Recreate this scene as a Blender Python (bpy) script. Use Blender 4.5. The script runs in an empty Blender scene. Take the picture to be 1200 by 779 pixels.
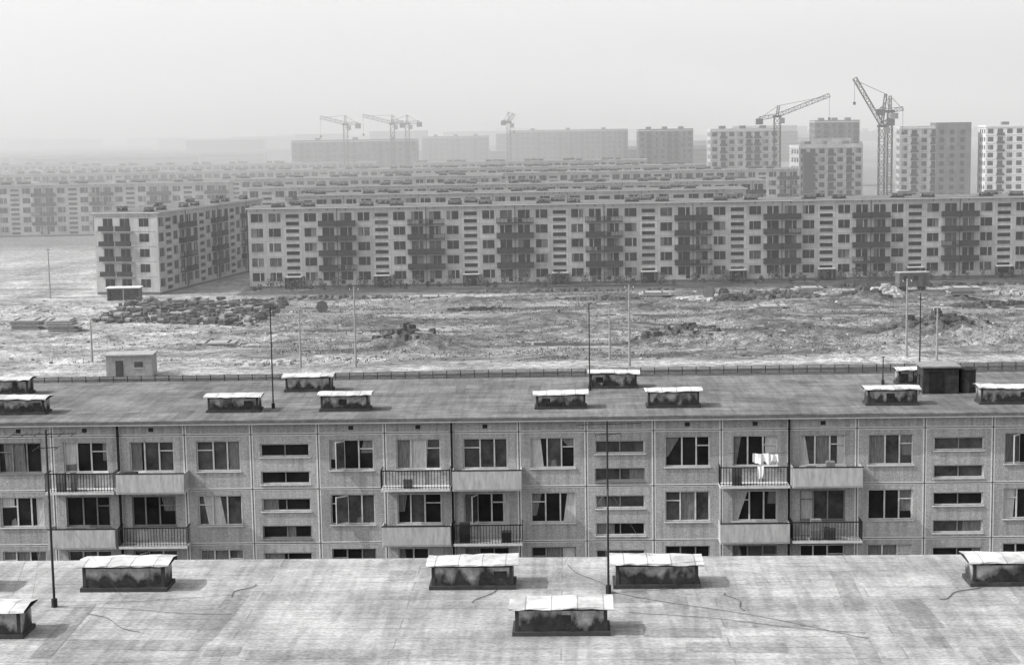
import bpy, math, random
from mathutils import Vector, Matrix, noise
random.seed(7)
R=random.random
def U(a,b): return a+(b-a)*random.random()

# ---------------------------------------------------------------- materials
MATS={}
def mat(name, lo, hi=None, rough=0.9, scale=3.0, stretch=(1,1,1), detail=6, bump=0.0, spec=0.2, extra=None):
    if name in MATS: return MATS[name]
    hi = lo if hi is None else hi
    m=bpy.data.materials.new(name); m.use_nodes=True
    nt=m.node_tree; N=nt.nodes; L=nt.links
    b=N['Principled BSDF']; b.inputs['Roughness'].default_value=rough
    b.inputs['Specular IOR Level'].default_value=spec
    tc=N.new('ShaderNodeTexCoord'); mp=N.new('ShaderNodeMapping'); mp.inputs['Scale'].default_value=stretch
    L.new(tc.outputs['Object'],mp.inputs['Vector'])
    no=N.new('ShaderNodeTexNoise'); no.inputs['Scale'].default_value=scale; no.inputs['Detail'].default_value=detail
    no.inputs['Roughness'].default_value=0.65
    L.new(mp.outputs['Vector'],no.inputs['Vector'])
    cr=N.new('ShaderNodeValToRGB')
    cr.color_ramp.elements[0].position=0.32; cr.color_ramp.elements[0].color=(lo,lo,lo,1)
    cr.color_ramp.elements[1].position=0.68; cr.color_ramp.elements[1].color=(hi,hi,hi,1)
    L.new(no.outputs['Fac'],cr.inputs['Fac'])
    col=cr.outputs['Color']
    if extra: col=extra(nt,tc,col)
    L.new(col,b.inputs['Base Color'])
    if bump>0:
        bp=N.new('ShaderNodeBump'); bp.inputs['Strength'].default_value=bump; bp.inputs['Distance'].default_value=0.05
        L.new(no.outputs['Fac'],bp.inputs['Height']); L.new(bp.outputs['Normal'],b.inputs['Normal'])
    MATS[name]=m; return m

def mulnode(nt,a,b_,fac=1.0):
    mx=nt.nodes.new('ShaderNodeMix'); mx.data_type='RGBA'; mx.blend_type='MULTIPLY'
    mx.inputs[0].default_value=fac
    nt.links.new(a,mx.inputs[6]); nt.links.new(b_,mx.inputs[7]); return mx.outputs[2]
def ramp(nt,src,p0,c0,p1,c1):
    cr=nt.nodes.new('ShaderNodeValToRGB'); e=cr.color_ramp.elements
    e[0].position=p0; e[0].color=(c0,c0,c0,1); e[1].position=p1; e[1].color=(c1,c1,c1,1)
    nt.links.new(src,cr.inputs['Fac']); return cr.outputs['Color']
def nz(nt,tc,scale,stretch,detail=5):
    mp=nt.nodes.new('ShaderNodeMapping'); mp.inputs['Scale'].default_value=stretch
    nt.links.new(tc.outputs['Object'],mp.inputs['Vector'])
    no=nt.nodes.new('ShaderNodeTexNoise'); no.inputs['Scale'].default_value=scale; no.inputs['Detail'].default_value=detail
    nt.links.new(mp.outputs['Vector'],no.inputs['Vector']); return no.outputs['Fac']

def wall_extra(nt,tc,col):
    sn=nt.nodes.new('ShaderNodeVectorMath'); sn.operation='SNAP'; sn.inputs[1].default_value=(3.25,50,2.7)
    ad=nt.nodes.new('ShaderNodeVectorMath'); ad.operation='ADD'; ad.inputs[1].default_value=(0.0,20,2.25)
    nt.links.new(tc.outputs['Object'],ad.inputs[0]); nt.links.new(ad.outputs[0],sn.inputs[0])
    wn=nt.nodes.new('ShaderNodeTexWhiteNoise'); nt.links.new(sn.outputs[0],wn.inputs['Vector'])
    col=mulnode(nt,col,ramp(nt,wn.outputs['Value'],0,0.78,1,1.0))
    col=mulnode(nt,col,ramp(nt,nz(nt,tc,1.0,(3.5,3.5,0.35)),0.35,0.76,0.55,1.0))
    col=mulnode(nt,col,ramp(nt,nz(nt,tc,22,(1,1,1),3),0.38,0.66,0.6,1.08))
    bk=nt.nodes.new('ShaderNodeTexBrick'); bk.offset=0.0
    mp=nt.nodes.new('ShaderNodeMapping'); mp.inputs['Rotation'].default_value=(math.radians(90),0,0)
    nt.links.new(tc.outputs['Object'],mp.inputs['Vector']); nt.links.new(mp.outputs['Vector'],bk.inputs['Vector'])
    bk.inputs['Scale'].default_value=1.0; bk.inputs['Brick Width'].default_value=0.2; bk.inputs['Row Height'].default_value=0.1
    bk.inputs['Mortar Size'].default_value=0.010
    bk.inputs['Color1'].default_value=(1,1,1,1); bk.inputs['Color2'].default_value=(0.82,0.82,0.82,1); bk.inputs['Mortar'].default_value=(0.7,0.7,0.7,1)
    return mulnode(nt,col,bk.outputs['Color'],0.7)
def far_extra(nt,tc,col):
    sn=nt.nodes.new('ShaderNodeVectorMath'); sn.operation='SNAP'; sn.inputs[1].default_value=(3.25,50,2.7)
    ad=nt.nodes.new('ShaderNodeVectorMath'); ad.operation='ADD'; ad.inputs[1].default_value=(0.0,20,2.25)
    nt.links.new(tc.outputs['Object'],ad.inputs[0]); nt.links.new(ad.outputs[0],sn.inputs[0])
    wn=nt.nodes.new('ShaderNodeTexWhiteNoise'); nt.links.new(sn.outputs[0],wn.inputs['Vector'])
    col=mulnode(nt,col,ramp(nt,nz(nt,tc,1.0,(1.6,1.6,0.25)),0.38,0.82,0.58,1.0))
    return mulnode(nt,col,ramp(nt,wn.outputs['Value'],0,0.78,1,1.0))
def roof_extra(nt,tc,col):
    bk=nt.nodes.new('ShaderNodeTexBrick'); nt.links.new(tc.outputs['Object'],bk.inputs['Vector'])
    bk.inputs['Scale'].default_value=1.0; bk.inputs['Brick Width'].default_value=9.0; bk.inputs['Row Height'].default_value=0.95
    bk.inputs['Mortar Size'].default_value=0.03; bk.inputs['Mortar Smooth'].default_value=0.6
    bk.inputs['Color1'].default_value=(1,1,1,1); bk.inputs['Color2'].default_value=(0.86,0.86,0.86,1); bk.inputs['Mortar'].default_value=(0.58,0.58,0.58,1)
    col=mulnode(nt,col,bk.outputs['Color'],0.8)
    col=mulnode(nt,col,ramp(nt,nz(nt,tc,0.35,(1,1,1)),0.35,0.70,0.6,1.05))
    col=mulnode(nt,col,ramp(nt,nz(nt,tc,1.6,(2.2,0.22,1),6),0.35,0.76,0.6,1.05))
    return mulnode(nt,col,ramp(nt,nz(nt,tc,16,(0.6,1.5,1)),0.35,0.64,0.62,1.06))
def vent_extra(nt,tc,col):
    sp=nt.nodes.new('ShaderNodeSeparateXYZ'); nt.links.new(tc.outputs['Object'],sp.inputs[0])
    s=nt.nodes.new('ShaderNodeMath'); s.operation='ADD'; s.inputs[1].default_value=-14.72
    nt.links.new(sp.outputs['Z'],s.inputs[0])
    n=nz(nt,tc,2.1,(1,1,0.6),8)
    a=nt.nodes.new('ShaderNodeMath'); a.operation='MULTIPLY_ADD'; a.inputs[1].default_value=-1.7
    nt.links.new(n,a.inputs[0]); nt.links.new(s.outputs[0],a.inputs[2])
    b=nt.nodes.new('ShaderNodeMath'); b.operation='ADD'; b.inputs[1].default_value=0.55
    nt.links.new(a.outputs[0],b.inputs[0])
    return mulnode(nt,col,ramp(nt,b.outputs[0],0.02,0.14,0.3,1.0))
def cap_extra(nt,tc,col):
    bk=nt.nodes.new('ShaderNodeTexBrick'); bk.offset=0.0; nt.links.new(tc.outputs['Object'],bk.inputs['Vector'])
    bk.inputs['Scale'].default_value=1.0; bk.inputs['Brick Width'].default_value=0.71; bk.inputs['Row Height'].default_value=40
    bk.inputs['Mortar Size'].default_value=0.02
    bk.inputs['Color1'].default_value=(1,1,1,1); bk.inputs['Color2'].default_value=(0.75,0.75,0.75,1); bk.inputs['Mortar'].default_value=(0.4,0.4,0.4,1)
    col=mulnode(nt,col,bk.outputs['Color'],0.85)
    return mulnode(nt,col,ramp(nt,nz(nt,tc,1.2,(1,1,1),6),0.38,0.72,0.52,1.0))

mat('wall_panel',0.40,0.55,scale=7,bump=0.2,extra=wall_extra)
mat('wall_far',0.38,0.47,scale=0.6,extra=far_extra)
mat('joint_light',0.54,0.66,scale=4)
mat('joint_light_far',0.42,0.5,scale=4)
mat('joint_dark',0.08,0.14,scale=4)
mat('plinth',0.08,0.13,scale=2)
mat('core_dark',0.03)
mat('glass_a',0.006,0.028,rough=0.25,scale=0.8,spec=0.25)
mat('glass_b',0.025,0.10,rough=0.25,scale=1.1,spec=0.4)  # lighter grey noise: sky reflection painted into the pane colour
mat('glass_far',0.010,0.02,rough=0.3,scale=0.8,spec=0.2)
mat('frame_paint',0.40,0.6,scale=3)
mat('frame_far',0.16,0.24,scale=3)
mat('curtain_a',0.30,0.55,scale=5,stretch=(4,1,0.4))
mat('curtain_b',0.08,0.22,scale=5,stretch=(4,1,0.4))
mat('balcony_slab',0.42,0.56,scale=3)
mat('balcony_panel',0.28,0.48,scale=2.5,stretch=(2,2,0.4))
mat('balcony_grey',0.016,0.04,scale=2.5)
mat('rail_metal',0.012,0.025)
mat('roof_slab',0.42,0.56,scale=3)
mat('roof_light',0.29,0.43,scale=1.6,stretch=(0.35,1.6,1),bump=0.3,extra=roof_extra)
mat('roof_dark',0.12,0.23,scale=1.6,stretch=(0.35,1.6,1),bump=0.3,extra=roof_extra)
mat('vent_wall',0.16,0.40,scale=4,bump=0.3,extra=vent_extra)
mat('vent_foot',0.03,0.06,scale=3)
mat('vent_dark',0.02,0.05,scale=3)
mat('vent_cap',0.44,0.64,scale=5,rough=0.6,bump=.15,extra=cap_extra)
mat('vent_cap_far',0.06,0.14,scale=3,rough=0.7)
mat('steel_dark',0.015,0.03,rough=0.6)
mat('steel_grey',0.12,0.2,rough=0.6)
mat('cable_grey',0.08,0.14,rough=0.6)
mat('cloth_white',0.75,0.85)
mat('concrete',0.22,0.34,scale=2,bump=0.2)
mat('pole_concrete',0.20,0.30,scale=3)
mat('white_wall',0.56,0.68,scale=2)
mat('brick_stack',0.06,0.13,scale=1.5)
mat('rubble_light',0.30,0.46,scale=1.5)
mat('rubble_dark',0.03,0.08,scale=1.5)
mat('foliage',0.03,0.08,scale=2)
mat('dry_grass',0.045,0.10,scale=2)
mat('bark',0.06,0.1)
mat('felt_patch',0.22,0.32,scale=4,extra=roof_extra)
mat('felt_patch_dark',0.10,0.16,scale=4,extra=roof_extra)

# ---------------------------------------------------------------- mesh accumulator
class M:
    def __init__(s): s.v=[];s.f=[];s.mi=[];s.mats=[]
    def k(s,n):
        if n not in s.mats: s.mats.append(n)
        return s.mats.index(n)
    def poly(s,pts,mt):
        i=len(s.v); s.v+= [tuple(p) for p in pts]; s.f.append(tuple(range(i,i+len(pts)))); s.mi.append(s.k(mt))
    def box(s,x0,x1,y0,y1,z0,z1,mt):
        i=len(s.v)
        s.v+=[(x0,y0,z0),(x1,y0,z0),(x1,y1,z0),(x0,y1,z0),(x0,y0,z1),(x1,y0,z1),(x1,y1,z1),(x0,y1,z1)]
        s.f+=[(i,i+3,i+2,i+1),(i+4,i+5,i+6,i+7),(i,i+1,i+5,i+4),(i+1,i+2,i+6,i+5),(i+2,i+3,i+7,i+6),(i+3,i,i+4,i+7)]
        s.mi+=[s.k(mt)]*6
    def hexa(s,b,t,mt):
        i=len(s.v); s.v+=[tuple(p) for p in b]+[tuple(p) for p in t]
        s.f+=[(i,i+3,i+2,i+1),(i+4,i+5,i+6,i+7),(i,i+1,i+5,i+4),(i+1,i+2,i+6,i+5),(i+2,i+3,i+7,i+6),(i+3,i,i+4,i+7)]
        s.mi+=[s.k(mt)]*6
    def beam(s,p,q,r,mt,r2=None,n=4):
        p=Vector(p);q=Vector(q);r2=r if r2 is None else r2
        d=(q-p).normalized(); u=d.cross(Vector((0,0,1)))
        if u.length<1e-3: u=Vector((1,0,0))
        u.normalize(); w=d.cross(u)
        i=len(s.v)
        for c,rr in((p,r),(q,r2)):
            for k in range(n):
                a=2*math.pi*(k+0.5)/n
                s.v.append(tuple(c+u*math.cos(a)*rr+w*math.sin(a)*rr))
        for k in range(n):
            s.f.append((i+k,i+(k+1)%n,i+n+(k+1)%n,i+n+k)); s.mi.append(s.k(mt))
        s.f.append(tuple(i+k for k in range(n))[::-1]); s.mi.append(s.k(mt))
        s.f.append(tuple(i+n+k for k in range(n))); s.mi.append(s.k(mt))
    def mesh(s,name):
        me=bpy.data.meshes.new(name); me.from_pydata(s.v,[],s.f)
        for n in s.mats: me.materials.append(MATS[n])
        me.polygons.foreach_set('material_index',s.mi); me.update(); return me
def link(o):
    bpy.context.scene.collection.objects.link(o); return o
def obj(name,me,loc=(0,0,0),rot=0,parent=None):
    o=bpy.data.objects.new(name,me); link(o)
    if parent: o.parent=parent
    else: o.location=loc; o.rotation_euler=(0,0,rot)
    return o
def group(name,parts,loc,rot=0):
    e=bpy.data.objects.new(name,None); link(e); e.empty_display_size=2
    e.location=loc; e.rotation_euler=(0,0,rot)
    for n,me in parts.items(): obj(n,me,parent=e)
    return e

# ---------------------------------------------------------------- five storey panel block
BW=3.25; ST=2.7; FL0=0.6; DEP=12.0
def wall_bay(W,x0,x1,z0,z1,holes,y0,y1,mt):
    if not holes: W.box(x0,x1,y0,y1,z0,z1,mt); return
    holes=sorted(holes,key=lambda h:h[2]); xa=holes[0][0]; xb=holes[0][1]
    W.box(x0,xa,y0,y1,z0,z1,mt); W.box(xb,x1,y0,y1,z0,z1,mt)
    z=z0
    for h in holes:
        if h[2]-z>0.01: W.box(xa,xb,y0,y1,z,h[2],mt)
        z=h[3]
    if z1-z>0.01: W.box(xa,xb,y0,y1,z,z1,mt)
def window(G,xa,xb,za,zb,yf,sg,style,hi=True):
    """yf outer wall plane, sg=+1 means interior is +y"""
    def bx(x0,x1,d0,d1,z0,z1,m):
        a,b=yf+sg*d0,yf+sg*d1
        G.box(x0,x1,min(a,b),max(a,b),z0,z1,m)
    w=xb-xa; h=zb-za; t=0.06
    if not hi:
        bx(xa,xb,0.17,0.19,za,zb,'glass_far' if R()<0.88 else 'glass_b')
        if style!='slit':
            q=random.choice((.36,.5,.64)); bx(xa+w*q-0.06,xa+w*q+0.06,0.095,0.15,za,zb,'frame_paint' if R()<.3 else 'frame_far')
            if R()<0.2: 
                a=U(.2,.5)*w; s=random.choice((0,w-a)); y=yf+sg*.16
                G.poly([(xa+s,y,za),(xa+s+a,y,za),(xa+s+a,y,zb),(xa+s,y,zb)],'curtain_b')
        bx(xa-0.04,xb+0.04,-0.06,0.08,za-0.05,za,'frame_far')
        return
    fp='frame_paint' if R()<.75 else 'frame_far'
    bx(xa,xb,0.17,0.19,za,zb,'glass_a' if R()<0.7 else 'glass_b')
    bx(xa,xb,0.09,0.15,zb-t,zb,fp); bx(xa,xb,0.09,0.15,za,za+t,fp)
    bx(xa,xa+t,0.09,0.15,za+t,zb-t,fp); bx(xb-t,xb,0.09,0.15,za+t,zb-t,fp)
    bx(xa-0.04,xb+0.04,-0.06,0.08,za-0.05,za,fp)
    y=yf+sg*0.16
    if style=='slit':
        bx(xa+w*0.5-0.025,xa+w*0.5+0.025,0.10,0.15,za+t,zb-t,'frame_far')
        if R()<.4:
            a=U(.15,.4)*w; s=random.choice((t,w*.5,w-a-t)); G.poly([(xa+s,y,za+t),(xa+s+a,y,za+t),(xa+s+a,y,zb-t),(xa+s,y,zb-t)],'curtain_b')
        return
    ms=random.choice(([0.34,0.68],[.3,.62],[.38,.7],[.33,.66]))
    op=R()
    for q in ms: bx(xa+w*q-0.035,xa+w*q+0.035,0.095,0.15,za+t,zb-t,fp)
    q0,q1=(0,ms[0]) if R()<0.5 else (ms[1],1)
    bx(xa+w*q0+t,xa+w*q1-0.035,0.10,0.148,zb-0.5,zb-0.45,fp)
    # panes differ in tone
    for (u0,u1) in ((0,ms[0]),(ms[0],ms[1]),(ms[1],1)):
        if R()<.3: G.poly([(xa+w*u0+t,yf+sg*.166,za+t),(xa+w*u1-.03,yf+sg*.166,za+t),(xa+w*u1-.03,yf+sg*.166,zb-t),(xa+w*u0+t,yf+sg*.166,zb-t)],random.choice(('glass_b','glass_a','curtain_b')))
    r=R()
    if r<0.25:
        a=U(.1,.45)*w; b=a+U(.25,.5)*w; s=U(-.25,.25)
        G.poly([(xa+max(t,a+s),y,za+t),(xa+min(w-t,b+s),y,za+t),(xa+min(w-t,b),y,zb-t),(xa+a,y,zb-t)],'curtain_a' if R()<.35 else 'curtain_b')
    else:
        for side in (0,1):
            if R()<0.45: continue
            mt='curtain_a' if R()<0.4 else 'curtain_b'
            a=U(0.08,0.34)*w; b=U(0.04,0.28)*w if R()<0.5 else a
            zl=za+t if R()<.6 else za+U(.2,.7)*h
            if side==0: pts=[(xa+t,y,zl),(xa+t+b,y,zl+U(-.05,.05) if zl>za+.1 else zl),(xa+t+a,y,zb-t),(xa+t,y,zb-t)]
            else: pts=[(xb-t-b,y,zl),(xb-t,y,zl),(xb-t,y,zb-t),(xb-t-a,y,zb-t)]
            G.poly(pts,mt)
    if R()<.3:
        a=U(.1,.7)*w; G.poly([(xa+a,y-sg*.003,za+t),(xa+a+.3,y-sg*.003,za+t),(xa+a+.24,y-sg*.003,za+t+U(.15,.4)),(xa+a+.05,y-sg*.003,za+t+U(.15,.4))],'curtain_b')
    if op<0.22:
        xx=xa+w*ms[0]; hw=w*(ms[0])*.9; yy0=yf+sg*.09; yy1=yf-sg*U(.25,.45)
        x2=xx-hw*U(.4,.7)
        for (z0,z1) in ((za+t,za+t+.06),(zb-t-.06,zb-t)):
            G.hexa([(xx,yy0,z0),(xx+.03,yy0,z0),(x2+.03,yy1,z0),(x2,yy1,z0)],[(xx,yy0,z1),(xx+.03,yy0,z1),(x2+.03,yy1,z1),(x2,yy1,z1)],fp)
        G.beam((x2,yy1,za+t),(x2,yy1,zb-t),.035,fp)
        G.poly([(xx+.015,yy0,za+t),(x2+.015,yy1,za+t),(x2+.015,yy1,zb-t),(xx+.015,yy0,zb-t)],'glass_b')
def vent_parts(V,cx,cy,w=2.45,d=0.95,h=0.78,z=14.72,hi=True):
    """brick ventilation shaft with sheet-metal cap"""
    w*=U(.96,1.04); h*=U(.92,1.06)
    V.box(cx-w/2-0.08,cx+w/2+0.08,cy-0.08,cy+d+0.08,z,z+0.12,'vent_foot')
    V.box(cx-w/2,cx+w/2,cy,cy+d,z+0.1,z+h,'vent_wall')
    if hi:
        for s in (-1,1): V.box(cx+s*w/2-0.05*(s+1)-0.0,cx+s*w/2-0.05*(s-1),cy-0.015,cy+0.08,z+0.12,z+h-0.01,'vent_foot')
        V.box(cx-w/2+0.02,cx+w/2-0.02,cy-0.012,cy+0.0,z+h-0.08,z+h-0.03,'vent_dark')
        for k in range(3):
            xx=cx-w/2+w*(k+0.5)/3+U(-.1,.1)
            if R()<0.2: V.box(xx-0.2,xx+0.2,cy-0.008,cy+0.002,z+0.32,z+h-0.2,'vent_dark')
    n=10 if hi else 2; oh=0.17 if hi else 0.12
    tilt=U(-0.03,0.03)
    xs=[cx-w/2-oh+(w+2*oh)*i/n for i in range(n+1)]
    zt=z+h+0.02; cap='vent_cap' if hi else 'vent_cap_far'
    rows=[(cy-oh,-0.02),(cy-oh+0.015,0.03),(cy+d*0.5,0.10),(cy+d+oh,0.02)]
    P=[]
    for j,(yy,zo) in enumerate(rows):
        P.append([(x+(U(-.015,.015) if hi else 0),yy+(U(-.03,.03) if hi and j in(0,3) else 0),zt+zo+tilt*(x-cx)+(U(-.018,.015) if hi else 0)) for x in xs])
    for j in range(3):
        for i in range(n):
            V.poly([P[j][i],P[j][i+1],P[j+1][i+1],P[j+1][i]],cap)
    for i in range(n):
        V.poly([(P[0][i][0],P[0][i][1],P[0][i][2]-.012),(P[3][i][0],P[3][i][1],P[3][i][2]-.03),(P[3][i+1][0],P[3][i+1][1],P[3][i+1][2]-.03),(P[0][i+1][0],P[0][i+1][1],P[0][i+1][2]-.012)],'vent_foot')
def panel_block(nb,off=0,hi=True,wall='wall_panel',roof='roof_light',extra_first=False,bal='mix',endbal=False,vents=None,doors=False,nf=5,patches=0,backs=True):
    W=M();G=M();B=M();Rf=M();V=M()
    jl='joint_light' if hi else 'joint_light_far'
    Lx=nb*BW; top=FL0+nf*ST
    W.box(0.33,Lx-0.33,0.33,DEP-0.33,0.0,top+0.35,'core_dark')
    for xe0,xe1 in ((0,0.3),(Lx-0.3,Lx)):
        W.box(xe0,xe1,0.302,DEP-0.302,FL0-0.15,top+0.4,wall)
        for k in range(nf+1):
            z=FL0-0.15+k*ST
            xa,xb=(xe0-0.004,xe0) if xe0==0 else (xe1,xe1+0.004)
            W.box(xa,xb,0.3,DEP-0.3,z-0.04,z+0.04,'joint_dark')
    W.box(0.04,Lx-0.04,0.04,DEP-0.04,-0.6,FL0-0.15,'plinth')
    for i in range(nb):
        x0=i*BW;x1=x0+BW;ty=(i-off)%5
        if extra_first and i<off: ty=1
        xm=(x0+x1)/2
        for k in range(nf):
            f=FL0+k*ST; z0=f-0.15; z1=z0+ST
            if ty==0:
                hs=[(xm-1.2,xm+1.2,f+0.08,f+0.72),(xm-1.2,xm+1.2,f+1.43,f+2.08)]
                if k==0 and doors: hs=hs[1:]
                wall_bay(W,x0,x1,z0,z1,hs,0,0.3,wall)
                for h in hs: window(G,*h,0.0,1,'slit',hi)
            else:
                wa,wb=xm-1.08,xm+1.08
                h=(wa,wb,f+0.75,f+2.25)
                if ty in(2,3):
                    W.box(x0,wa,0,0.3,z0,z1,wall); W.box(wb,x1,0,0.3,z0,z1,wall)
                    W.box(wa,wb,0,0.3,h[3],z1,wall)
                    if ty==2: W.box(wa,wb-0.75,0,0.3,z0,h[2],wall); da,db=wb-0.75,wb
                    else: W.box(wa+0.75,wb,0,0.3,z0,h[2],wall); da,db=wa,wa+0.75
                    W.box(da,db,0,0.3,z0,f,wall)
                    G.box(da,db,0.14,0.19,f,f+0.75,'frame_paint' if hi else 'glass_far')
                    window(G,*h,0.0,1,'w',hi)
                else:
                    wall_bay(W,x0,x1,z0,z1,[h],0,0.3,wall); window(G,*h,0.0,1,'w',hi)
                if ty in(2,3) and k>0:
                    a=(x0-0.14) if ty==2 else x0+0.06; b=(x1-0.06) if ty==2 else x1+0.14
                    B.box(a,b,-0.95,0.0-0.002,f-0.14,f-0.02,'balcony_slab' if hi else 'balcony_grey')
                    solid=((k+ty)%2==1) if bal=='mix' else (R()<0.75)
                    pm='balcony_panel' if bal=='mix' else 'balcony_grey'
                    if solid:
                        B.box(a+.02,b-.02,-0.99,-0.94,f-0.06,f+0.84,pm)
                        B.box(a-0.0,a+.04,-0.935,-0.01,f,f+0.84,pm); B.box(b-.04,b,-0.935,-0.01,f,f+0.84,pm)
                        B.box(a-.01,b+.01,-1.0,-0.92,f+0.845,f+0.885,'rail_metal')
                    else:
                        r=0.026 if hi else 0.10
                        B.box(a,b,-0.95,-0.91,f+0.86,f+0.91,'rail_metal'); B.box(a,b,-0.94,-0.92,f+0.06,f+0.09,'rail_metal')
                        n=int((b-a)/(0.14 if hi else 0.25))
                        for q in range(n+1):
                            xx=a+(b-a-r)*q/n; B.box(xx,xx+r,-0.94,-0.92,f-0.02,f+0.86,'rail_metal')
                        for xx in (a,b-0.03):
                            B.box(xx,xx+.03,-0.91,-0.01,f+0.86,f+0.9,'rail_metal')
                            for q in range(6 if hi else 3): 
                                yy=-0.9+q*(0.15 if hi else .3); B.box(xx,xx+.02,yy,yy+r,f-.02,f+.86,'rail_metal')
                        if R()<0.45:
                            c=U(a+.2,b-1.2); B.box(c,c+U(.5,1.1),-0.915,-0.90,f+U(.0,.2),f+0.84,random.choice(['balcony_grey','curtain_b','balcony_panel']))
                    if hi:
                        for _ in range(random.choice((0,1,2,3))):
                            c=U(a+.2,b-.8); ww=U(.25,.6); B.box(c,c+ww,-.8,-.8+U(.2,.45),f-.019,f+U(.4,1.15),random.choice(['balcony_grey','curtain_b','bark','frame_far']))
            h=(xm-1.0,xm+1.0,f+0.75,f+2.2)
            if backs:
                wall_bay(W,x0,x1,z0,z1,[h],DEP-0.3,DEP,wall); window(G,*h,DEP,-1,'w',hi)
            else:
                W.box(x0,x1,DEP-.3,DEP,z0,z1,wall); G.box(h[0],h[1],DEP+.005,DEP+.03,h[2],h[3],'glass_far')
        z0=FL0-0.15+nf*ST; W.box(x0,x1,0,0.3,z0,top+0.4,wall); W.box(x0,x1,DEP-0.3,DEP,z0,top+0.4,wall)
        if ty in (2,3,1): W.box(xm-.12,xm+.12,-0.004,0,z0+.18,z0+.38,'core_dark')
        zt=top+0.4
        if i>0:
            W.box(x0-0.09,x0+0.09,-0.006,0,FL0-0.1,zt,jl); W.box(x0-0.028,x0+0.028,-0.012,-0.006,FL0-0.1,zt,'joint_dark')
        if ty==3:
            B.box(x0-0.05,x0+0.05,-0.14,-0.02,0.4,zt,'rail_metal')
        if ty==0 and doors:
            W.box(xm-1.0,xm+1.0,-0.03,0,-0.1,FL0+1.35,'core_dark')
            B.box(xm-1.5,xm+1.5,-1.7,-0.03,FL0+1.45,FL0+1.6,'balcony_panel')
            B.box(xm-1.5,xm-1.38,-1.6,-0.03,-0.3,FL0+1.45,'balcony_grey'); B.box(xm+1.38,xm+1.5,-1.6,-0.03,-0.3,FL0+1.45,'balcony_grey')
    for k in range(nf+1):
        z=FL0-0.15+k*ST
        W.box(0,Lx,-0.0085,-0.0002,z-0.06,z+0.06,jl); W.box(0,Lx,-0.0145,-0.009,z-0.022,z+0.022,'joint_dark')
    if endbal:
        for k in range(nf):
            f=FL0+k*ST
            for yc,b in ((2.6,False),(6.2,True),(9.4,True)):
                W.box(-0.03,-0.005,yc-0.9,yc+0.9,f+0.75,f+2.2,'glass_far')
                W.box(-0.05,-0.03,yc-0.03,yc+0.03,f+0.75,f+2.2,'frame_far')
                if b and k>0:
                    B.box(-0.95,-0.01,yc-1.5,yc+1.5,f-.12,f,'balcony_slab')
                    B.box(-0.99,-0.94,yc-1.5,yc+1.5,f-.02,f+.9,'balcony_grey')
    Rf.box(-0.35,Lx+0.35,-0.42,DEP+0.42,top+0.4,top+0.55,'roof_slab')
    Rf.box(-0.30,Lx+0.30,-0.37,DEP+0.37,top+0.551,top+0.62,roof)
    if hi: Rf.box(-0.37,Lx+.37,-0.44,-0.425,top+0.47,top+0.58,'joint_dark')
    zr=top+.62
    for _ in range(patches):
        cx,cy=U(2,Lx-2),U(.8,DEP-1.2); w,d=(U(.8,4.5),U(.4,.95)) if R()<.6 else (U(.5,.9),U(1,5)); a=U(-.05,.05)
        zz=zr+.004+.004*_/max(1,patches)
        pts=[(cx+u*w/2-v*d/2*a,cy+v*d/2+u*w/2*a,zz) for u,v in((-1,-1),(1,-1),(1,1),(-1,1))]
        if cy+d/2<DEP-.1 and cy-d/2>.1: Rf.poly(pts,'felt_patch_dark' if roof=='roof_dark' else 'felt_patch')
    if vents is None:
        vents=[]
        for s in range(-1,nb//5+2):
            bx=(s*5+off)*BW
            for dx,dy in ((-1.2,1.9),(4.35,1.9),(1.6,8.2)): 
                if 1.5<bx+dx<Lx-1.5: vents.append((bx+dx,dy))
    for (vx,vy) in vents: vent_parts(V,vx,vy,hi=hi,z=zr)
    return {'walls':W.mesh('walls'),'windows':G.mesh('windows'),'balconies':B.mesh('balconies'),'roof':Rf.mesh('roof'),'roof_vents':V.mesh('roof_vents')}

def line_loc(px,py,yaw,lx,ly=0):
    c,s=math.cos(yaw),math.sin(yaw)
    return (px-(c*lx-s*ly),py-(s*lx+c*ly),0)

yA=math.radians(-2.0)
ventsA=[]
sA=30.0
for cx in (-33.6,-28.0,-17.4,-11.8,-1.2,4.36,15.0,20.6,31.2): ventsA.append((cx+sA,9.0-0.35))
for cx in (-14.7,1.5,17.9): ventsA.append((cx+sA,4.0))
group('panel_apartment_building',panel_block(20,off=0,hi=True,roof='roof_light',vents=ventsA,patches=34),line_loc(0,52.2,yA,sA,DEP),yA)
yB=math.radians(-1.7)
group('panel_apartment_building',panel_block(35,off=0,hi=True,roof='roof_dark',patches=30),line_loc(-12.75,79.55,yB,10*BW,0),yB)
def onB(X,dy): return Vector((X,79.2+math.tan(yB)*X+dy,14.72))
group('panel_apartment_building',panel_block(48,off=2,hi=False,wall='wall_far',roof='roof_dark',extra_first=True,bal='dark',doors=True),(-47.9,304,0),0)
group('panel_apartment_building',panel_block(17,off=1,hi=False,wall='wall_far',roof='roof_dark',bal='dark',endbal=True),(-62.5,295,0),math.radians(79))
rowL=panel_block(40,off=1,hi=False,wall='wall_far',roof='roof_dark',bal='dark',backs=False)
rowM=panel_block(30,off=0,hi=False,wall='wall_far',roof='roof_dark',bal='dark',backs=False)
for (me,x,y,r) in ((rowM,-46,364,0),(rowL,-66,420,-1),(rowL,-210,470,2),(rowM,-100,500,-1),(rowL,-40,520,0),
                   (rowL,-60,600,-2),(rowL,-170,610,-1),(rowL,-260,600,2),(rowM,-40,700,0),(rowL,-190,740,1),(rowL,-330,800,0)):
    group('panel_apartment_building',me,(x,y,0),math.radians(r))

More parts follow.
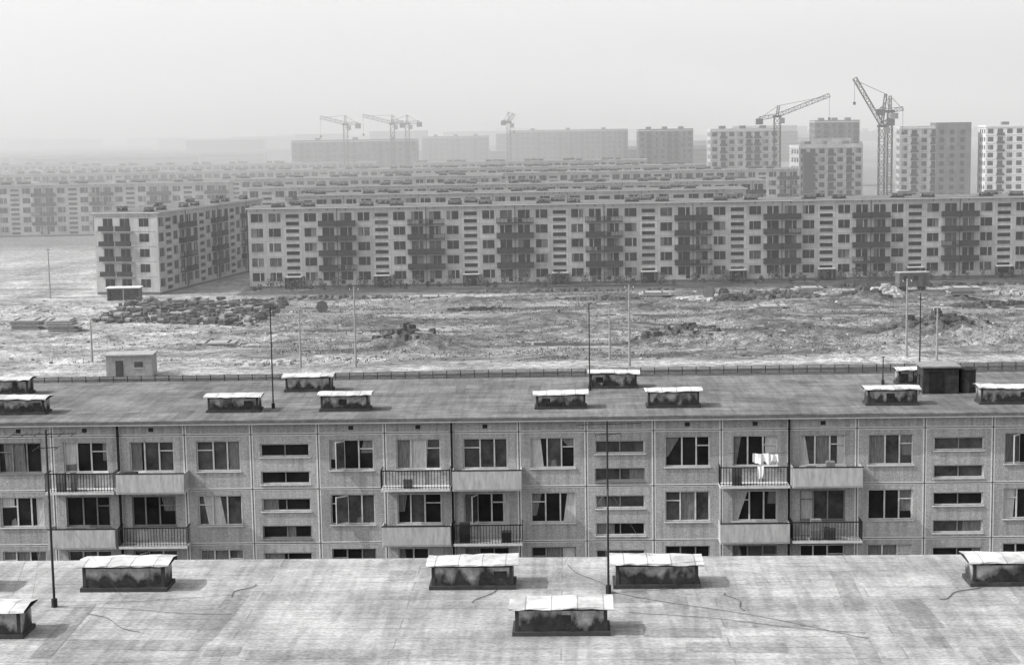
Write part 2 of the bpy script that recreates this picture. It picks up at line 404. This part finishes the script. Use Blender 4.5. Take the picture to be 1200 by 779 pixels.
# ---------------------------------------------------------------- tower blocks
def tower(w,d,nf,wall='wall_far',seed=1,step=False,unfinished=False):
    random.seed(seed)
    W=M();G=M();Rf=M()
    H=0.8+nf*2.8
    W.box(0,w,0,d,-0.5,H,wall)
    nb=int(w/3.1); bw=w/nb
    for k in range(nf):
        z=0.8+k*2.8
        W.box(0,w,-0.02,0,z-0.06,z+0.06,'joint_dark')
        for i in range(nb):
            xm=(i+.5)*bw
            G.box(xm-0.95,xm+0.95,-0.05,-0.02,z+0.75,z+2.35,'glass_far')
            if i==nb//2 or i%4==1:
                G.box(xm-1.4,xm+1.4,-1.0,-0.06,z-.1,z,'balcony_slab'); G.box(xm-1.4,xm+1.4,-1.05,-1.0,z-.1,z+.9,'balcony_grey')
            elif R()<.3: G.box(xm-.95,xm-.1,-.065,-.051,z+.75,z+2.35,'curtain_b')
        for j in range(int(d/3.2)):
            ym=(j+.5)*3.2
            for xs in ((-0.05,-0.02),(w+0.02,w+0.05)):
                G.box(xs[0],xs[1],ym-.8,ym+.8,z+.8,z+2.25,'glass_far')
    Rf.box(-.2,w+.2,-.2,d+.2,H,H+.3,'roof_slab'); Rf.box(0,w,0,d,H+.301,H+.9,wall)
    if unfinished:
        W.box(1.2,4.6,-1.2,-.03,0,H-1.5,'balcony_grey')
        for q in (0.02,.2,.45,.6,.93): Rf.box(w*q,w*q+1.4,.1,.4,H+.9,H+U(1.6,3.2),wall)
        Rf.box(w*.3,w*.9,d*.5,d*.55,H+.9,H+3.0,wall)
    if step: 
        W.box(w*.52,w+0.6,-2.5,d+3,0,H+2.0,'wall_tower_grey')
        for k in range(nf):
            for q in (.6,.75,.9):
                G.box(w*q-.8,w*q+.8,-2.55,-2.502,k*2.8+1.5,k*2.8+3.1,'glass_far')
    else:
        for q in (.2,.5,.8): Rf.box(w*q-1.2,w*q+1.2,d*.4,d*.6,H+.9,H+2.0,'wall_tower_grey')
    return {'walls':W.mesh('walls'),'windows':G.mesh('windows'),'roof':Rf.mesh('roof')}
mat('wall_tower',0.36,0.44,scale=.6,extra=far_extra)
mat('wall_tower_grey',0.10,0.15,scale=.6,extra=far_extra)
for (w,d,nf,wl,x,y,r,st,un) in ((26,12,9,'wall_tower',77,640,0,False,False),(22,12,7,'wall_tower',97,560,6,False,True),
        (20,14,10,'wall_tower_grey',137,750,0,False,False),(24,14,9,'wall_tower',140,600,-8,True,False),(40,12,9,'white_wall',168,590,-3,False,False),
        (26,14,9,'wall_tower_grey',62,800,0,False,False),(60,14,8,'wall_tower_grey',-104,800,0,False,False),(40,14,8,'wall_tower_grey',-52,1000,0,False,False),
        (71,14,9,'wall_tower_grey',0,1000,0,False,False)):
    group('apartment_tower_block',tower(w,d,nf,wl,seed=int(x)+500,step=st,unfinished=un),(x,y,0),math.radians(r))

# distant city and forest
random.seed(3)
W=M()
for _ in range(200):
    y=U(1000,2600); x=U(-1.0,.5)*y*0.42
    if x>-0.1*y and R()<0.6: continue
    w=U(30,120); h=14.5 if R()<0.75 else U(22,28); 
    W.box(x,x+w,y,y+12,0,h,'wall_tower_grey')
    for k in range(int(h/2.8)):
        W.box(x+1,x+w-1,y-.05,y,k*2.8+1.5,k*2.8+2.9,'glass_b')
obj('distant_city',W.mesh('distant_city'))
W=M()
for i in range(700):
    x=-1900+i*5.4; y=2900+60*math.sin(i*.05)+U(-30,30); h=U(12,20)
    for q in range(3):
        a=x+U(-3,3); W.hexa([(a-4,y-4,0),(a+4,y-4,0),(a+4,y+4,0),(a-4,y+4,0)],[(a-1,y-1,h*U(.7,1)),(a+2,y-1,h*U(.7,1)),(a+1,y+2,h*.9),(a-2,y+1,h*.85)],'foliage')
obj('distant_forest',W.mesh('distant_forest'))

# ---------------------------------------------------------------- cranes
def lattice(C,p,q,w,seg,mt='steel_dark',r=0.14):
    p=Vector(p);q=Vector(q); d=(q-p); L=d.length; d.normalize()
    u=d.cross(Vector((0,1,0))); 
    if u.length<.1: u=d.cross(Vector((1,0,0)))
    u.normalize(); v=d.cross(u)
    cs=[u*w/2*a+v*w/2*b for a,b in((1,1),(1,-1),(-1,-1),(-1,1))]
    for c in cs: C.beam(p+c,q+c,r,mt)
    n=max(2,int(L/seg))
    for i in range(n):
        a=p+d*L*i/n; b=p+d*L*(i+1)/n
        for k in range(4):
            c0,c1=cs[k],cs[(k+1)%4]
            if i%2: c0,c1=c1,c0
            C.beam(a+c0,b+c1,r*.7,mt); C.beam(b+c0,b+c1,r*.6,mt)
def crane(mast_h,jib_tip,cj,apex,mw=2.0,f=1.0):
    C=M()
    C.box(-3,3,-3,3,0,0.8,'concrete'); 
    for s in(-1,1): C.box(-3.2,3.2,s*3-.3,s*3+.3,-.2,.9,'steel_dark')
    lattice(C,(0,0,0.8),(0,0,mast_h),mw,2.4,r=.14*f)
    C.box(-1.4,1.4,-1.4,1.4,mast_h-.3,mast_h+.6,'steel_dark')
    C.box(0.6,2.4,-2.2,-.6,mast_h-2.4,mast_h-.4,'steel_grey')
    lattice(C,(0,0,mast_h+.5),jib_tip,1.3,2.2,r=.11*f)
    if cj: 
        lattice(C,(0,0,mast_h+.5),cj,1.2,2.2,r=.11*f)
        C.box(cj[0]-1.2,cj[0]+1.2,-1,1,cj[2]-2.2,cj[2],'rubble_dark')
        C.beam(cj,apex,.09*f,'steel_dark')
    lattice(C,(0,0,mast_h+.5),apex,.8,1.8,r=.1*f)
    C.beam(apex,Vector(jib_tip)*.95+Vector((0,0,mast_h*.05)),.09*f,'steel_dark'); 
    t=Vector(jib_tip); C.beam(t,t-Vector((0,0,8)),.06*f,'steel_dark'); C.box(t.x-.4,t.x+.4,-.3,.3,t.z-9,t.z-8,'steel_dark')
    return {'structure':C.mesh('structure')}
for (x,y,mh,jt,cj,ap,mw,f) in ((98,612,31,(19,0,38.5),(-6.5,0,30.5),(0.5,0,35),2.2,1.1),
                        (128,575,27,(-9.5,0,43.5),(3,0,29.5),(1.2,0,38),2.0,1.2),
                        (133,585,32,(4.5,0,33),(-3.5,0,33),(0,0,37.5),1.6,1.2),
                        (-72,740,31,(-11,0,34.5),(5.5,0,31.5),(0,0,35),1.8,1.1),
                        (-52,750,31,(-13,0,35),(4.5,0,31.5),(0,0,35),1.8,1.1),
                        (-46,760,31,(-7,0,32.5),(5.5,0,31.8),(0,0,35),1.8,1.1),
                        (0,800,31,(2.5,3,35),(-2.5,0,32),(0,0,36),1.8,1.1)):
    group('tower_crane',crane(mh,jt,cj,ap,mw,f),(x,y,0),0)

# ---------------------------------------------------------------- tv antennas
def antenna(h,arms,dirx=1,guys=2.0,yagi=True):
    C=M()
    C.beam((0,0,0),(0,0,h),.04,'steel_dark',.028,6); C.beam((0,0,0),(0,0,.25),.09,'steel_dark',.09,6)
    for (z,l0,l1) in arms:
        C.beam((l0,0,z),(l1,0,z+.02),.016,'steel_dark')
        if yagi:
            n=int((l1-l0)/.32)
            for i in range(n+1):
                x=l0+(l1-l0)*i/n; hw=.42-.12*i/n; C.beam((x,-hw,z),(x,hw,z),.011,'steel_dark')
    for a in (0.4,2.5,4.6):
        C.beam((0,0,h*.62),(math.cos(a)*guys,math.sin(a)*guys,0.02),.005,'steel_grey')
    return {'mast':C.mesh('mast')}
group('tv_antenna',antenna(5.3,[(5.15,-1.0,.8),(4.75,-.3,.3)]),(-13.6,47.7,14.72))
group('tv_antenna',antenna(5.2,[(5.1,-.9,1.0),(4.8,-.35,.4)]),(2.75,48.2,14.72))
for (X,dy,h) in ((-12.05,3.0,5.1),(4.05,7.6,4.6),(21.3,7.6,4.9)):
    group('tv_antenna',antenna(h,[(h-.05,-.28,.4),(h-.3,-.15,.2)],yagi=False),onB(X,dy))
group('tv_antenna',antenna(1.5,[(1.45,-.1,.1)],yagi=False,guys=.7),onB(19.6,8.5))

C=M()
C.box(-1.1,.7,0,1.5,0,1.35,'vent_dark'); C.box(-1.2,.8,-.1,1.6,1.35,1.43,'frame_far'); C.box(-.8,-.1,-.03,0,.1,1.15,'rail_metal')
C.beam((1.25,.5,0),(1.25,.5,1.2),.42,'vent_dark',.42,14); C.beam((1.25,.5,1.2),(1.25,.5,1.32),.5,'rail_metal',.1,14)
C.beam((-1.3,0,0),(-1.3,0,1.0),.03,'rail_metal'); C.beam((-1.3,1.4,0),(-1.3,1.4,1.),.03,'rail_metal'); C.beam((-1.3,0,1),(-1.3,1.4,1),.03,'rail_metal')
group('roof_hatch',{'housing':C.mesh('housing')},onB(22.0,5.2),yB)

C=M()
random.seed(11)
def cloth(x0,x1,z1,z0,y):
    n=6; pts=[]
    for i in range(n+1):
        x=x0+(x1-x0)*i/n; yy=y+.05*math.sin(i*1.9)
        pts.append(((x,yy,z1-.03*math.sin(i*3.14/n)),(x+U(-.03,.03),yy+U(-.04,.04),z0+U(-.12,.1))))
    for i in range(n): C.poly([pts[i][1],pts[i+1][1],pts[i+1][0],pts[i][0]],'cloth_white')
cloth(.0,.75,1.55,1.05,-.85); cloth(.8,1.2,1.5,1.15,-.85); cloth(.2,.5,.95,.45,-1.02)
C.beam((-1.2,-.85,1.55),(1.7,-.85,1.55),.008,'rail_metal')
group('laundry',{'cloth':C.mesh('cloth')},(11.4,79.2+math.tan(yB)*11.4,11.4),yB)

# cables lying on the near roof
C=M()
random.seed(5)
for (a,b,r) in (((2.8,48.4),(9.5,43.5),.009),((-0.4,49.5),(-1.2,47.4),.012),((6.2,48),(6.6,46.2),.014),((-12.5,47),(-10.5,45),.01),((12.3,47),(13.8,48.3),.014),((3.2,46.2),(9.5,43.9),.008),((-8,49.8),(-8.6,48.5),.012),((2.9,48.2),(1.6,51.6),.008),((-13.4,47.6),(-8.2,46.6),.007)):
    p=Vector((*a,14.745)); q=Vector((*b,14.745)); pr=p; ph=U(0,6)
    nrm=Vector((-(q-p).y,(q-p).x,0)).normalized()
    for i in range(1,15):
        t=p.lerp(q,i/14)+nrm*(.12*math.sin(ph+i*.5)); C.beam(pr,t,r,'cable_grey'); pr=t
obj('roof_cable',C.mesh('roof_cable'))

# ---------------------------------------------------------------- ground
def ss(a,b,x):
    t=max(0,min(1,(x-a)/(b-a))); return t*t*(3-2*t)
def fb(x,y,z=0,o=5): return noise.fractal(Vector((x,y,z)),1.0,2.0,o,noise_basis='PERLIN_ORIGINAL')
mounds=[(-14,219,5,2.2,.07),(-10,215,4,1.3,.10),(22,219,6,2.0,.07),(30,214,7,1.5,.13),(57,222,9,2.2,.07),(66,214,7,1.8,.13),(-2,226,7,.6,.12),(57,266,4,1.6,.06),(46,262,5,.8,.11),
        (70,262,5,1.3,.12),(12,236,6,.6,.10),(-34,236,7,.6,.15),(38,226,8,1.3,.08),(-45,268,6,.8,.15),(80,240,8,1.4,.09),(8,208,6,.6,.14),(-25,208,5,.4,.2),(47,206,7,1.1,.2),(20,262,8,.6,.07),(-22,248,9,.5,.08),(78,222,8,1.6,.11),
        (35,246,7,.9,.08),(5,250,7,.6,.09),(60,238,7,1.0,.1),(-6,275,8,.5,.08),(88,252,8,1.2,.09)]
def gh(x,y):
    k=ss(200,214,y)*(1-ss(280,292,y))*(1-ss(110,140,abs(x)))
    rg=.4+1.2*max(0,min(1,.5+1.6*fb(x/30,y/16,17)))
    z=k*rg*(0.25*fb(x/14,y/14)+.32*fb(x/16,y/5,11)+0.2*fb(x/4,y/4,3)+.11*fb(x/1.3,y/1.3,5))
    for (mx,my,r,h,t) in mounds:
        d2=((x-mx)**2+((y-my)*1.2)**2)/(r*r)
        if d2<6: z+=h*math.exp(-d2*1.3)*(1+.55*fb(x/1.6,y/1.6,8))
    return z-0.02
tracks=[(lambda x:198.5+.8*math.sin(x/30),2.3,.31),(lambda x:227+5*math.sin(x/33+1)+.05*x,.8,.27),(lambda x:230+5*math.sin(x/33+1)+.05*x,.6,.27),
        (lambda x:248+7*math.sin(x/41+2),.8,.25),(lambda x:212+3*math.sin(x/19),1.3,.28),(lambda x:268-.2*x,.8,.25),(lambda x:286+.8*math.sin(x/20),2.2,.28),(lambda x:258-.35*(x+10),.7,.24),(lambda x:205+.12*x+2*math.sin(x/11),.7,.28),(lambda x:322+.35*(x+90),3.0,.34),
        (lambda x:276-.018*(x-30)**2 if x>30 else 276,.9,.30),(lambda x:279-.018*(x-30)**2 if x>30 else 279,.7,.30),
        (lambda x:222+2*math.sin(x/15+2),.9,.05),(lambda x:240+3*math.sin(x/23),1.2,.055),(lambda x:260+3*math.sin(x/17+1),1.3,.06),(lambda x:272+2*math.sin(x/26),1.4,.06),(lambda x:208+1.5*math.sin(x/13+4),.5,.06)]
def gt(x,y):
    if y<150 or y>420 or abs(x)>260: return .16+.04*fb(x/60,y/60)
    t=.118+.13*fb(x/34,y/7)+.11*fb(x/12,y/3.5,2)+.06*fb(x/2.5,y/1.8,4)
    t+=.08*ss(214,201,y)
    t=max(t,.05)
    s=ss(-26,-66,x)+.8*fb(x/18,y/8,9); s=max(0,min(1,s))
    t=t*(1-s)+(.27+.15*fb(x/9,y/4,6))*s
    for f,w,c in tracks:
        d=abs(y-f(x)+.9*fb(x/5,y/5,1))/w
        if d<2:
            k=math.exp(-d*d*1.5)*max(0,min(1,(.7 if c>.1 else .25)+(.8 if c>.1 else 1.6)*fb(x/9,0,f(0)*.37)))
            if c<.1: k*=1-.8*s
            t=t*(1-k)+c*k
    for (mx,my,r,h,c) in mounds:
        d2=((x-mx)**2+((y-my)*1.2)**2)/(r*r)
        if d2<4: k=math.exp(-d2*1.2); t=t*(1-k)+c*(1+.7*fb(x/1.5,y/1.5,3))*k
    if 188<y<193.9: t=.05
    if y>292 and y<304 and x>-49: t=t*.4  # strip along far block base: shade painted into the tone, with dark earth
    return max(.03,min(.40,t))
def axis(lo,f0,f1,hi,step):
    a=[];x=f0
    while x<=f1: a.append(x); x+=step
    s=step;x=a[-1]
    while x<hi: s*=1.25;x+=s;a.append(x)
    s=step;x=f0;b=[]
    while x>lo: s*=1.25;x-=s;b.append(x)
    return b[::-1]+a
xs=axis(-7000,-115,125,7000,.6); ys=axis(-300,186,305,9000,.6)
nx=len(xs)
vs=[];cols=[]
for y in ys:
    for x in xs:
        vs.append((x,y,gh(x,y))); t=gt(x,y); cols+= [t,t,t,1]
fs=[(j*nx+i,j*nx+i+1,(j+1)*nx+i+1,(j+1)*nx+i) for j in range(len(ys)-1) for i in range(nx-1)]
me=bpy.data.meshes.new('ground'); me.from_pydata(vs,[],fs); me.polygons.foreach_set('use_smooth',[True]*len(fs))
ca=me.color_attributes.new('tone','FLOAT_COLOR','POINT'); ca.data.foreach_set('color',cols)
def gex(nt,tc,col):
    a=nt.nodes.new('ShaderNodeAttribute'); a.attribute_name='tone'
    c=mulnode(nt,a.outputs['Color'],ramp(nt,nz(nt,tc,.9,(1,1.2,1),10),.36,.55,.64,1.35))
    c=mulnode(nt,c,ramp(nt,nz(nt,tc,4,(1,1,1),6),.38,.55,.6,1.35))
    return mulnode(nt,c,ramp(nt,nz(nt,tc,.12,(1,2.2,1),8),.36,.72,.62,1.22))
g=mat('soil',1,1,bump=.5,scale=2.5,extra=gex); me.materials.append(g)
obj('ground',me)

C=M()
for i in range(160):
    x=-110+i*1.6
    y=190+.3*math.sin(i*.1)
    C.beam((x,y,-.1),(x,y,.85),.06,'rail_metal')
    for z in(.35,.78): C.beam((x,y,z),(x+1.6,190+.3*math.sin((i+1)*.1),z),.04,'rail_metal')
obj('road_fence',C.mesh('road_fence'))
C=M(); C.box(-160,180,193.9,194.2,-.1,.16,'concrete'); obj('road_kerb',C.mesh('road_kerb'))

def pole(h,lamp=True):
    C=M(); C.beam((0,0,-.3),(0,0,h),.16,'pole_concrete',.09,8)
    C.beam((-.6,0,h-.4),(.6,0,h-.4),.05,'steel_grey')
    for s in(-.5,0,.5): C.beam((s,0,h-.4),(s,0,h-.15),.05,'white_wall')
    return {'post':C.mesh('post')}
for (x,y,h) in ((-25.7,200,7.2),(-19,200,9.8),(14,197,9.8),(12,203,6.3),(47.8,200,9.5),(51,198,6.4),(-81,291,9),(-53,208,5.2)):
    group('utility_pole',pole(h),(x,y,gh(x,y)),0)

C=M(); C.box(-2.7,2.7,0,3.4,-.1,2.5,'concrete'); C.box(-2.85,2.85,-.15,3.55,2.5,2.66,'concrete'); C.box(-1.6,-.7,-.04,0,0,1.95,'rubble_dark'); C.box(.6,1.6,-.04,0,1.1,1.8,'glass_b')
C.box(.55,1.65,-.07,-.04,1.02,1.1,'frame_paint')
group('site_hut',{'cabin':C.mesh('cabin')},(-45.3,194.8,0),.05)
C=M(); C.box(-2.8,2.8,2,2.15,0,2.1,'brick_stack'); C.box(-2.8,-2.65,0,2,0,2.1,'brick_stack'); C.box(2.65,2.8,0,2,0,2.1,'brick_stack'); C.box(-3,3,-.3,2.4,2.1,2.28,'white_wall'); C.box(-.1,.1,0,.2,0,2.1,'pole_concrete')
group('open_shed',{'shelter':C.mesh('shelter')},(-67,286,0),0)

random.seed(21)
def chunk(C,x,y,z,s,mt):
    a=U(0,3.14); sx,sy,sz=s*U(.6,1.6),s*U(.5,1.1),s*U(.35,.8)
    ca,sa=math.cos(a),math.sin(a)
    def p(u,v,w): u+=U(-.15,.15)*sx; v+=U(-.15,.15)*sy; return (x+ca*u-sa*v,y+sa*u+ca*v,z+w+U(-.1,.1)*sz)
    C.hexa([p(-sx,-sy,-sz),p(sx,-sy,-sz),p(sx,sy,-sz),p(-sx,sy,-sz)],[p(-sx*.8,-sy*.8,sz),p(sx*.8,-sy*.8,sz),p(sx*.8,sy*.8,sz),p(-sx*.8,sy*.8,sz)],mt)
C=M()
for i in range(260):
    x=U(-64,-38); y=U(250,280)-(x+50)*.2; w=U(.35,.8); h=U(.4,1.15); z=gh(x,y)
    a=U(-.5,.5); ca,sa=math.cos(a),math.sin(a)
    def q(u,v,zz): return (x+ca*u-sa*v,y+sa*u+ca*v,zz)
    n=3; dx=0
    for k in range(n):
        e=U(.7,1); dx+=U(-.1,.1)
        C.hexa([q(dx-w*e,-.6*e,z+h*k/n-.05),q(dx+w*e,-.6*e,z+h*k/n-.05),q(dx+w*e,.6*e,z+h*k/n-.05),q(dx-w*e,.6*e,z+h*k/n-.05)],[q(dx-w*e,-.6*e,z+h*(k+1)/n-.07),q(dx+w*e,-.6*e,z+h*(k+1)/n-.07),q(dx+w*e,.6*e,z+h*(k+1)/n-.07),q(dx-w*e,.6*e,z+h*(k+1)/n-.07)],random.choice(['brick_stack','rubble_dark','brick_stack','brick_stack','concrete']))
for i in range(500):
    x=U(-65,-37); y=U(249,281)-(x+50)*.2; chunk(C,x,y,gh(x,y)+.1,U(.1,.4),random.choice(['brick_stack','rubble_dark','rubble_dark']))
obj('brick_stacks',C.mesh('brick_stacks'))
C=M()
for (cx,cy,nn) in ((-66,243,6),(-72,246,5),(-73,224,5),(71,262,4),(86,268,4),(89,262,3),(-40,225,2),(50,279,4),(76,278,3),(24,281,3),(94,280,5),(-14,284,2),(40,258,2)):
    for k in range(nn):
        jx,jy=U(-.4,.4),U(-.2,.2); hw=U(1.8,2.8)
        C.box(cx-hw+jx,cx+hw+jx,cy-1.5+jy,cy+1.5+jy,k*.32+gh(cx,cy)-.1,k*.32+.22+gh(cx,cy)-.1,'concrete')
        for s in(-1.5,1.5): C.box(cx+s-.1,cx+s+.1,cy-1.4,cy+1.4,k*.32+.22+gh(cx,cy)-.1,k*.32+.32+gh(cx,cy)-.1,'rubble_dark')
obj('concrete_slab_stacks',C.mesh('concrete_slab_stacks'))
# timber cable drums and a site trailer near the far block
def drum(x,y,r=1.0):
    C=M(); 
    for s in(-.5,.42): C.beam((0,s,r),(0,s+.08,r),r,'brick_stack',r,16)
    C.beam((0,-.42,r),(0,.42,r),r*.55,'rubble_dark',r*.55,12)
    group('cable_drum',{'reel':C.mesh('reel')},(x,y,gh(x,y)-.05),U(-.6,.6))
drum(33,277); drum(35.4,276.2,.8); drum(-30,262,.9)
C=M(); C.box(-2.6,2.6,-1.1,1.1,.7,3.0,'brick_stack'); C.box(-2.7,2.7,-1.2,1.2,3.0,3.12,'concrete'); C.box(-2.0,-1.2,-1.14,-1.1,1.7,2.5,'glass_far'); C.box(-.2,.6,-1.14,-1.1,1.7,2.5,'glass_far'); C.box(1.4,2.2,-1.14,-1.1,.8,2.7,'rubble_dark')
for s in(-1.6,1.6):
    for v in(-1,.85): C.beam((s,v,.4),(s,v+.16,.4),.42,'rail_metal',.42,12)
C.beam((2.6,0,.6),(4.2,0,.4),.06,'rail_metal')
group('site_trailer',{'body':C.mesh('body')},(68,281,gh(68,281)+.02),.1)
C=M()
for (cx,cy,rx,ry,n,mt,hh) in ((43,274,8,3,190,'brick_stack',1.8),(36,270,3,2,70,'rubble_dark',1.3),(62,275,3.2,2,110,'rubble_light',2.2),(30,272,3,2,40,'rubble_light',.8),(83,272,5,2,60,'concrete',1.),(-5,262,5,2,40,'rubble_dark',.4),(-78,212,6,3,50,'rubble_light',.6),(-30,204,4,1.5,30,'rubble_light',.4),(57,268,4,2,60,'rubble_dark',1.0),(-14,219,5,3,50,'rubble_dark',.3),(22,219,6,3,50,'rubble_dark',.3),(57,222,8,4,70,'rubble_dark',.3),(-28,283,14,2,140,'brick_stack',.5),(10,290,20,1.5,120,'brick_stack',.5),(70,290,25,1.5,160,'rubble_dark',.6),(75,255,8,3,90,'rubble_dark',.7),(15,275,8,2,90,'brick_stack',.6),(90,240,7,3,60,'concrete',.6)):
    for _ in range(n):
        a=U(0,6.28); r=R()**.6; x=cx+rx*r*math.cos(a); y=cy+ry*r*math.sin(a); z=gh(x,y)+hh*(1-r)*U(.3,1)
        chunk(C,x,y,z,U(.2,.6),mt)
for _ in range(1500):
    x=U(-95,100); y=U(203,288); chunk(C,x,y,gh(x,y),U(.05,.26),random.choice(['concrete','brick_stack','brick_stack','rubble_light']))
for _ in range(90):
    x=U(-80,95); y=U(202,285); a=U(-.6,.6); l=U(1,3.2); z=gh(x,y)+.12
    C.beam((x,y,z),(x+l*math.cos(a),y+l*math.sin(a),z+U(-.05,.15)),.09,random.choice(['concrete','rubble_dark','rubble_light']))
obj('rubble',C.mesh('rubble'))

C=M()
for _ in range(30000):
    x=U(-90,110); y=U(203,290)
    if fb(x/16,y/4,20)<.0 or x<-45+U(-20,20): continue
    z=gh(x,y)
    for k in range(2):
        a=U(0,6.28); l=U(.08,.28); w=U(.04,.13); dx,dy=math.cos(a),math.sin(a)
        px,py=x+U(-.5,.5),y+U(-.5,.5)
        C.poly([(px-dy*w,py+dx*w,z-.05),(px+dy*w,py-dx*w,z-.05),(px+dx*l*.5,py+dy*l*.5,z+l)],'dry_grass')
obj('weeds',C.mesh('weeds'))
def shrub(C,x,y,h,n,z0=0):
    C.beam((x,y,z0-.1),(x+U(-.1,.1),y,z0+h*.6),.05,'bark',.02,5)
    for _ in range(3): C.beam((x,y,z0+h*.3),(x+U(-.4,.4)*h,y+U(-.4,.4)*h,z0+h*U(.6,.95)),.03,'bark',.01)
    for _ in range(n):
        a=U(0,6.28); r=U(0,.45)*h; zz=z0+h*U(.25,1.05); r*=1-.6*abs(zz-z0-h*.6)/h
        c=Vector((x+r*math.cos(a),y+r*math.sin(a),zz)); s=U(.1,.24)
        u=Vector((U(-1,1),U(-1,1),U(-1,1))).normalized(); v=u.orthogonal().normalized()
        C.poly([c-u*s,c-v*s*.5,c+u*s,c+v*s*.5],'foliage')
C=M()
x=-46
while x<110:
    if R()<.85: shrub(C,x,U(295.5,301.5),U(.9,2.6),110)
    x+=U(.7,2.2)
obj('hedge_row',C.mesh('hedge_row'))

# ---------------------------------------------------------------- haze (real air volume; thicker towards the far left of the district)
def vol(name,d):
    m=bpy.data.materials.new(name); m.use_nodes=True; nt=m.node_tree; nt.nodes.clear()
    out=nt.nodes.new('ShaderNodeOutputMaterial'); v=nt.nodes.new('ShaderNodeVolumeScatter')
    v.inputs['Color'].default_value=(.99,.99,.99,1); v.inputs['Density'].default_value=d; v.inputs['Anisotropy'].default_value=.2
    nt.links.new(v.outputs[0],out.inputs['Volume']); MATS[name]=m
vol('haze_air',.00075); vol('haze_smoke',.0011)
C=M(); C.box(-3000,3000,150,6500,-3,110,'haze_air'); obj('haze',C.mesh('haze'))
C=M(); q=[(-2900,330),(-60,330),(1100,6000),(-2900,6000)]
C.hexa([(a,b,-2) for a,b in q],[(a,b,80) for a,b in q],'haze_smoke'); obj('haze',C.mesh('haze'))

# ---------------------------------------------------------------- light
el=math.radians(44); az=math.radians(259)
sv=Vector((math.sin(az)*math.cos(el),math.cos(az)*math.cos(el),math.sin(el)))
sd=bpy.data.lights.new('sun','SUN'); sd.energy=4.4; sd.angle=math.radians(.6); sd.color=(1,.997,.99)
so=bpy.data.objects.new('sun',sd); link(so); so.rotation_euler=sv.to_track_quat('Z','Y').to_euler()
w=bpy.data.worlds.new('World'); bpy.context.scene.world=w; w.use_nodes=True
nt=w.node_tree; bg=nt.nodes['Background']; sky=nt.nodes.new('ShaderNodeTexSky'); sky.sky_type='NISHITA'; sky.sun_disc=False
sky.sun_elevation=el; sky.sun_rotation=az; sky.dust_density=4; sky.air_density=1
bw=nt.nodes.new('ShaderNodeRGBToBW'); nt.links.new(sky.outputs[0],bw.inputs[0])
ma=nt.nodes.new('ShaderNodeMath'); ma.operation='MULTIPLY_ADD'; ma.inputs[1].default_value=1.4; ma.inputs[2].default_value=3.0
nt.links.new(bw.outputs[0],ma.inputs[0]); nt.links.new(ma.outputs[0],bg.inputs['Color'])
bg.inputs['Strength'].default_value=.145

# ---------------------------------------------------------------- camera
cd=bpy.data.cameras.new('camera'); cd.sensor_width=36; cd.lens=58.5; cd.clip_end=20000; cd.clip_start=.5
co=bpy.data.objects.new('camera',cd); link(co)
co.matrix_world=Matrix.Translation((0,0,28.5))@Matrix.Rotation(math.radians(83),4,'X')@Matrix.Rotation(math.radians(-.9),4,'Z')
bpy.context.scene.camera=co
sc=bpy.context.scene
sc.view_settings.view_transform='Standard'; sc.view_settings.look='None'; sc.view_settings.exposure=0
